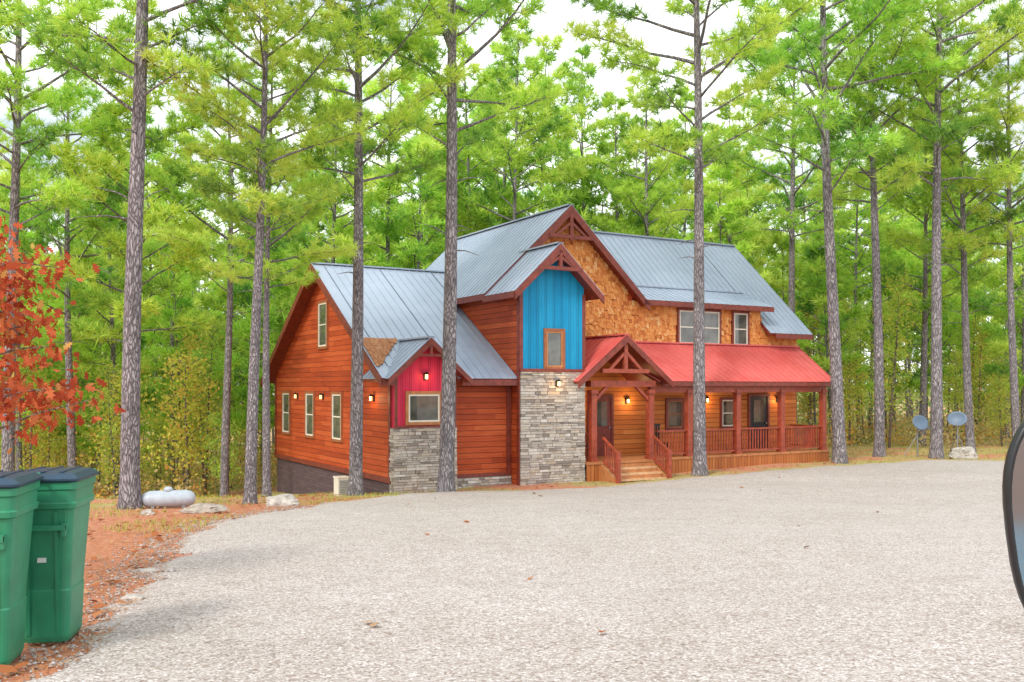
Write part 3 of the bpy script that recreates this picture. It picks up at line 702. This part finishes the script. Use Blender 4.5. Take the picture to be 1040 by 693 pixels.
dec=[decid(400+i,h) for i,h in enumerate((5.5,7.5,9))]
cnt=0; tries=0
while cnt<56 and tries<5000:
    tries+=1; Y=R.uniform(34,66); X=R.uniform(-.6*Y,.6*Y); xi=CX+F*X/Y
    if 330<xi<820: continue
    if inhouse(X,Y,1.5) or any((X-a)**2+(Y-b_)**2<2.5 for a,b_ in used) or (X>9 and Y<44): continue
    used.append((X,Y)); cnt+=1
    plant(dec[R.randrange(3)],X,Y,R.uniform(0,6.28),R.uniform(.6,1.1),(R.uniform(-.06,.06),0),'slender young tree with yellowing autumn leaves','autumn_sapling',group='saplings under the pines')
def cloud(cs,nper,sx,sz_,ls,mat,name,label,cat):
    P=[];Q=[]
    for (x,y,z,s,q) in cs:
        k=NR.normal(0,1,(nper,3))*np.array([sx*s,sx*s,sz_*s]); k[:,2]=np.abs(k[:,2]); P.append(k+np.array([x,y,z])); Q.append(np.clip(q+NR.normal(0,.12,nper),0,1))
    P=np.concatenate(P); Q=np.concatenate(Q); n=len(P); s=ls*NR.uniform(.5,1.3,(n,1))
    d1=unit(NR.normal(0,1,(n,3))); d2=unit(np.cross(d1,NR.normal(0,1,(n,3))))
    V=np.stack([P-d1*s*.5,P+d2*s*.32,P+d1*s*.5,P-d2*s*.32],1)
    link(name,trimesh(name,V,Q,mat),label=label,category=cat,kind='stuff')
cs=[]
while len(cs)<850:
    Y=R.uniform(34,85); X=R.uniform(-.62*Y,.62*Y)
    if inhouse(X,Y,1) or (X>9 and Y<45): continue
    cs.append((X,Y,gz(X,Y),R.uniform(.5,1.5),R.random()**.7))
cloud(cs,100,.55,.75,.17,'under','undergrowth','tangled brown and yellow brush under the pines','brush')
cs=[]
for i in range(2100):
    Y=R.uniform(86,125); X=R.uniform(-.72*Y,.72*Y); h=28*R.random()**1.05
    if noise.noise(Vector((X*.09,h*.12,1)))<-.2-.15*(h<12)+.012*(h-12)*(h>12): continue
    cs.append((X,Y,-5+h,R.uniform(.8,1.4),min(1,max(0,R.gauss(.45,.2)))))
cloud(cs,70,1.3,1.0,.5,'far','distant_woods','far wall of green pine woods','woods')
mb=MB()
for i in range(90):
    Y=R.uniform(85,120); X=R.uniform(-.7*Y,.7*Y); t=R.uniform(-.4,.4); mb.tube([(X,Y,-6),(X+t,Y,18)],[.2,.08],5,cap=False)
link('distant_trunks',mb.mesh('distant_trunks',['bark']),label='far off bare pine trunks',category='woods',kind='stuff')

# ---------------------------------------------------------------- red oak
r=random.Random(5); X0,Y0=-4.82,8.4; o=link('oak_tree',None,loc=(X0,Y0,gn(X0,Y0)),label='small oak with rust red autumn leaves behind the bins',cat='tree')
mb=MB(); mb.tube([(0,0,-.1),(.03,0,1),(0,.05,2),(.05,0,3.1)],[.05,.042,.03,.01],8)
LP=[]
for i in range(32):
    z=1.4+1.7*i/32; a=i*2.4+r.uniform(-.4,.4); l=r.uniform(.5,1.15)*(1.12-.45*i/32); el=r.uniform(0,.5)
    p0=Vector((.03,0,z)); d=Vector((math.cos(a)*math.cos(el),math.sin(a)*math.cos(el),math.sin(el))); p2=p0+d*l+Vector((0,0,-.08))
    mb.tube([p0,p0+d*l*.5,p2],[.014,.009,.003],5,cap=False)
    for k in range(60):
        t=.3+.75*r.random(); q=p0.lerp(p2,t)+Vector((r.gauss(0,.1),r.gauss(0,.1),r.gauss(0,.1))); LP.append(q)
link('trunk',mb.mesh('trunk',['bark2'],smooth=True),o)
lobes=[(0,0),(.12,.04),(.22,.2),(.3,.07),(.45,.3),(.55,.1),(.75,.24),(.78,.07),(1,0),(.78,-.07),(.75,-.24),(.55,-.1),(.45,-.3),(.3,-.07),(.22,-.2),(.12,-.04)]
VV=[]
for q in LP:
    s=r.uniform(.08,.14); d=Vector((r.gauss(0,1),r.gauss(0,1),r.gauss(-1,.6))).normalized(); e_=d.cross(Vector((r.gauss(0,1),r.gauss(0,1),r.gauss(0,1)))).normalized(); nn=d.cross(e_)
    VV.append([tuple(q+d*(u*s)+e_*(w*s*1.15)+nn*(abs(w)*s*.3)) for u,w in lobes])
link('crown',trimesh('crown',np.array(VV),NR.beta(2,2,len(VV)),'redleaf'),o)

# ---------------------------------------------------------------- bins
def make_bin():
    def ring(w,d,z,rr=.05,oy=0):
        pts=[]
        for cx,cy,a0 in ((w/2-rr,d/2-rr,0),(-w/2+rr,d/2-rr,90),(-w/2+rr,-d/2+rr,180),(w/2-rr,-d/2+rr,270)):
            for k in range(5):
                a=math.radians(a0+22.5*k); pts.append((cx+rr*math.cos(a),cy+rr*math.sin(a)+oy,z))
        return pts
    def loft(rings,mat=0):
        mb=MB(); n=len(rings[0])
        for rg in rings: mb.v+=rg
        for k in range(len(rings)-1):
            for j in range(n): mb.f.append((k*n+j,k*n+(j+1)%n,(k+1)*n+(j+1)%n,(k+1)*n+j)); mb.m.append(mat); mb.r.append(.5)
        mb.f.append(tuple(range(n-1,-1,-1))); mb.m.append(mat); mb.r.append(.5)
        mb.f.append(tuple((len(rings)-1)*n+j for j in range(n))); mb.m.append(mat); mb.r.append(.5)
        return mb
    body=loft([ring(.31,.38,.03),ring(.33,.40,.06),ring(.355,.43,.35),ring(.345,.42,.36),ring(.42,.51,.86),ring(.46,.56,.87),ring(.47,.57,.9),ring(.45,.55,.91),ring(.455,.555,.98),ring(.48,.58,.99),ring(.48,.58,1.03),ring(.47,.57,1.035)])
    for x in (-.1,.1): body.beam((x,-.195,.08),(x,-.255,.85),.025,.03)
    body.box(-.17,.17,-.31,-.28,.74,.77); body.box(-.17,-.145,-.3,-.225,.7,.78); body.box(.145,.17,-.3,-.225,.7,.78)
    lid=loft([ring(.50,.61,1.035,.06),ring(.52,.63,1.045,.06),ring(.52,.63,1.055,.06),ring(.43,.54,1.085,.06),ring(.26,.32,1.095,.06)])
    for x in (-.13,0,.13): lid.box(x-.012,x+.012,-.24,.24,1.075,1.098)
    han=MB(); han.tube([(-.2,.32,1.0),(-.2,.39,1.05),(.2,.39,1.05),(.2,.32,1.0)],[.018]*4,8)
    wh=MB(); wh.tube([(-.03,0,0),(-.03,0,0),(.03,0,0)],[.04,.1,.1],20); wh.tube([(.03,0,0),(.04,0,0)],[.05,.05],12)
    return body.mesh('body',['bin']),lid.mesh('lid',['lid']),han.mesh('handle',['bin']),wh.mesh('wheel',['dark']),
bm_=make_bin()
def put_bin2(X,Y,rz,label,st=True):
    o=link('wheeled_bin',None,loc=(X,Y,gn(X,Y)+.01),rot=(0,0,rz),label=label,cat='bin',group='wheeled bins beside the driveway')
    o.scale=(.92,.92,1.06)
    link('body',bm_[0],o); link('lid',bm_[1],o); link('handle',bm_[2],o)
    for sx in (-.1,.1): link('wheel',bm_[3],o,loc=(sx,.18,.1))
    if st:
        s=MB(); s.box(-.03,.03,-.004,0,-.015,.015)
        link('sticker',s.mesh('sticker',['sticker']),o,loc=(.0,-.242,.55),rot=(-.08,0,0))
    return o
put_bin2(-3.12,6.35,math.radians(10),'green wheeled rubbish bin with dark closed lid, behind another bin')
put_bin2(-3.16,5.66,math.radians(12),'green wheeled rubbish bin with dark lid beside the driveway')

# ---------------------------------------------------------------- small things
def rock(x,y,w,h,label,seed,Yo=None):
    X,Y=unproj(x,y) if Yo is None else ((x-CX)/F*Yo,Yo)
    bm=bmesh.new(); bmesh.ops.create_icosphere(bm,subdivisions=4,radius=1); rr=random.Random(seed)
    k=Y/F; W_=w*k/2; H_=h*k
    for v in bm.verts:
        n=noise.noise(v.co*1.3+Vector((seed,0,0)))*.35+noise.noise(v.co*4+Vector((seed,0,0)))*.1
        c=v.co*(1+n); c=Vector([round(q*3.0)/3.0*.35+q*.65 for q in c]); v.co=Vector((c.x*W_,c.y*W_*.7,c.z*H_*.62+H_*.3))
    me=bpy.data.meshes.new('boulder'); bm.to_mesh(me); bm.free(); me.materials.append(M['rock']); a=me.attributes.new('rnd','FLOAT','FACE'); a.data.foreach_set('value',[rr.random()*.2+.5*(seed%2) for _ in me.polygons])
    link('boulder',me,loc=(X,Y,gn(X,Y)),rot=(0,0,rr.uniform(-.4,.4)),label=label,cat='rock')
rock(208,521,42,11,'flat tan boulder lying at the yard edge',2)
rock(287,515,34,13,'pale grey and white boulder near the cabin',3)
rock(978,471,30,13,'pale white boulder beside the satellite dishes',5,37.2)
rock(150,523,14,6,'small pale rock by the gas tank',7)
rock(135,610,26,6,'flat pale stone at the driveway edge',9)
rock(150,582,22,5,'flat pale stone at the driveway edge',11)
X,Y=-7.2,19.6; o=link('gas_tank',None,loc=(X,Y,gn(X,Y)),rot=(0,0,.3),label='pale grey horizontal propane gas tank on the ground',cat='gas tank'); o.scale=(.72,.72,.66)
mb=MB(); xs_=[-.75,-.74,-.7,-.62,-.5,.5,.62,.7,.74,.75]; rs_=[.02,.1,.17,.23,.27,.27,.23,.17,.1,.02]
mb.tube([(x,0,.3) for x in xs_],rs_,22); link('tank_shell',mb.mesh('tank_shell',['tank'],smooth=True),o)
mb=MB(); mb.tube([(0,0,.54),(0,0,.62),(0,0,.67),(0,0,.69)],[.13,.13,.09,.03],16); link('valve_cover',mb.mesh('valve_cover',['tank'],smooth=True),o)
for x in (-.42,.42):
    mb=MB(); mb.box(-.05,.05,-.2,.2,-.1,.1); link('tank_foot',mb.mesh('tank_foot',['steel']),o,loc=(x,0,0))
def dish(x,Y,zc,rz,label):
    X=(x-CX)/F*Y; g=gn(X,Y); hh=zc-g
    o=link('satellite_dish',None,loc=(X,Y,g),rot=(0,0,rz),label=label,cat='satellite dish',group='satellite dishes on poles')
    mb=MB(); mb.tube([(0,.12,-.1),(0,.12,hh-.1),(0,.05,hh)],[.03,.03,.03],10); mb.beam((0,.12,.9),(.35,.5,0),.03,.03); mb.beam((0,.12,.9),(-.35,.5,0),.03,.03)
    link('mast',mb.mesh('mast',['steel']),o)
    mb=MB(); rings=[]; n=28
    for sd2 in (0,1):
        for k in range(6):
            q=k/5*.42+1e-3
            rings.append([(q*math.cos(2*math.pi*j/n),.02*sd2-.10*(q/.42)**2+.02,q*.82*math.sin(2*math.pi*j/n)) for j in range(n)])
    order=rings[:6]+rings[:5:-1]
    for rg in order: mb.v+=rg
    for k in range(len(order)-1):
        for j in range(n): mb.f.append((k*n+j,k*n+(j+1)%n,(k+1)*n+(j+1)%n,(k+1)*n+j)); mb.m.append(0); mb.r.append(.5)
    ro=link('reflector',mb.mesh('reflector',['dish'],smooth=True),o,loc=(0,0,hh),rot=(-.35,0,0)); ro.scale=(.9,.9,.9)
    mb=MB(); mb.beam((0,0,hh-.33),(0,-.45,hh-.2),.03,.03); mb.box(-.04,.04,-.52,-.44,hh-.24,hh-.13); link('receiver_arm',mb.mesh('receiver_arm',['steel']),o)
dish(934,37.5,-1.45,.3,'grey blue satellite dish on a pole'); dish(972,38.5,-1.33,-.5,'grey blue satellite dish on a pole beside the white boulder')
X,Y=(347-CX)/F*28.6,28.6; o=link('air_conditioner',None,loc=(X,Y,gn(X,Y)),rot=(0,0,house.rotation_euler.z),label='small white air conditioning unit beside the wing wall',cat='air conditioner')
mb=MB(); mb.box(-.18,.18,-.2,.2,-.1,.55); mb.box(-.2,.2,-.22,.22,.55,.59); link('cabinet',mb.mesh('cabinet',['white']),o)
mb=MB(); 
for k in range(9): mb.box(-.15,.15,-.215,-.2,.06+k*.05,.085+k*.05)
link('grille',mb.mesh('grille',['steel']),o)
def chair(a,b_,rz):
    w=hc+ua*a+wa*b_; o=link('porch_chair',None,loc=(w.x,w.y,-2.42),rot=(0,0,house.rotation_euler.z+rz),label='dark wooden chair on the porch deck',cat='chair')
    mb=MB(); mb.box(-.27,.27,-.25,.25,.4,.45); link('seat',mb.mesh('seat',['dark']),o)
    mb=MB(); 
    for k in range(5): mb.box(-.25+k*.11,-.19+k*.11,.23,.26,.45,1.05)
    mb.box(-.27,.27,.22,.27,1.02,1.1); link('backrest',mb.mesh('backrest',['dark']),o)
    mb=MB(); mb.box(-.025,.025,-.025,.025,0,.4); me=mb.mesh('leg',['dark'])
    for x in (-.24,.24):
        for y in (-.22,.22): link('leg',me,o,loc=(x,y,0))
chair(6.5,1.3,0); chair(3.3,1.4,.2)

# ---------------------------------------------------------------- car mirror
o=link('car_side_mirror',None,loc=(.643,1.0,-.145),rot=(0,math.radians(-7),math.radians(4)),label='black car door mirror with bluish glass seen close up',cat='car mirror'); o.scale=(1.05,1,1.18)
def sel(w,h,y,n=48,p=2.7):
    out=[]
    for j in range(n):
        t=2*math.pi*j/n; c,s_=math.cos(t),math.sin(t)
        out.append((w*math.copysign(abs(c)**(2/p),c),y,h*math.copysign(abs(s_)**(2/p),s_)))
    return out
def loft2(rings,cap=True):
    mb=MB(); n=len(rings[0])
    for rg in rings: mb.v+=rg
    for k in range(len(rings)-1):
        for j in range(n): mb.f.append((k*n+j,k*n+(j+1)%n,(k+1)*n+(j+1)%n,(k+1)*n+j)); mb.m.append(0); mb.r.append(.5)
    if cap: mb.f.append(tuple((len(rings)-1)*n+j for j in range(n))); mb.m.append(0); mb.r.append(.5)
    return mb
mb=loft2([sel(.106,.117,.004),sel(.107,.118,-.003),sel(.11,.121,-.004),sel(.112,.123,-.001),sel(.108,.12,.012),sel(.095,.111,.035),sel(.068,.09,.06),sel(.04,.05,.08),sel(.01,.01,.085)])
link('housing',mb.mesh('housing',['dark'],smooth=True),o)
mb=MB(); mb.poly(sel(.1065,.1175,.001)); link('mirror_pane',mb.mesh('mirror_pane',['mirror']),o)
mb=MB(); mb.beam((.05,.03,-.06),(.3,.02,-.1),.05,.05); link('mounting_arm',mb.mesh('mounting_arm',['dark']),o)
print('done')
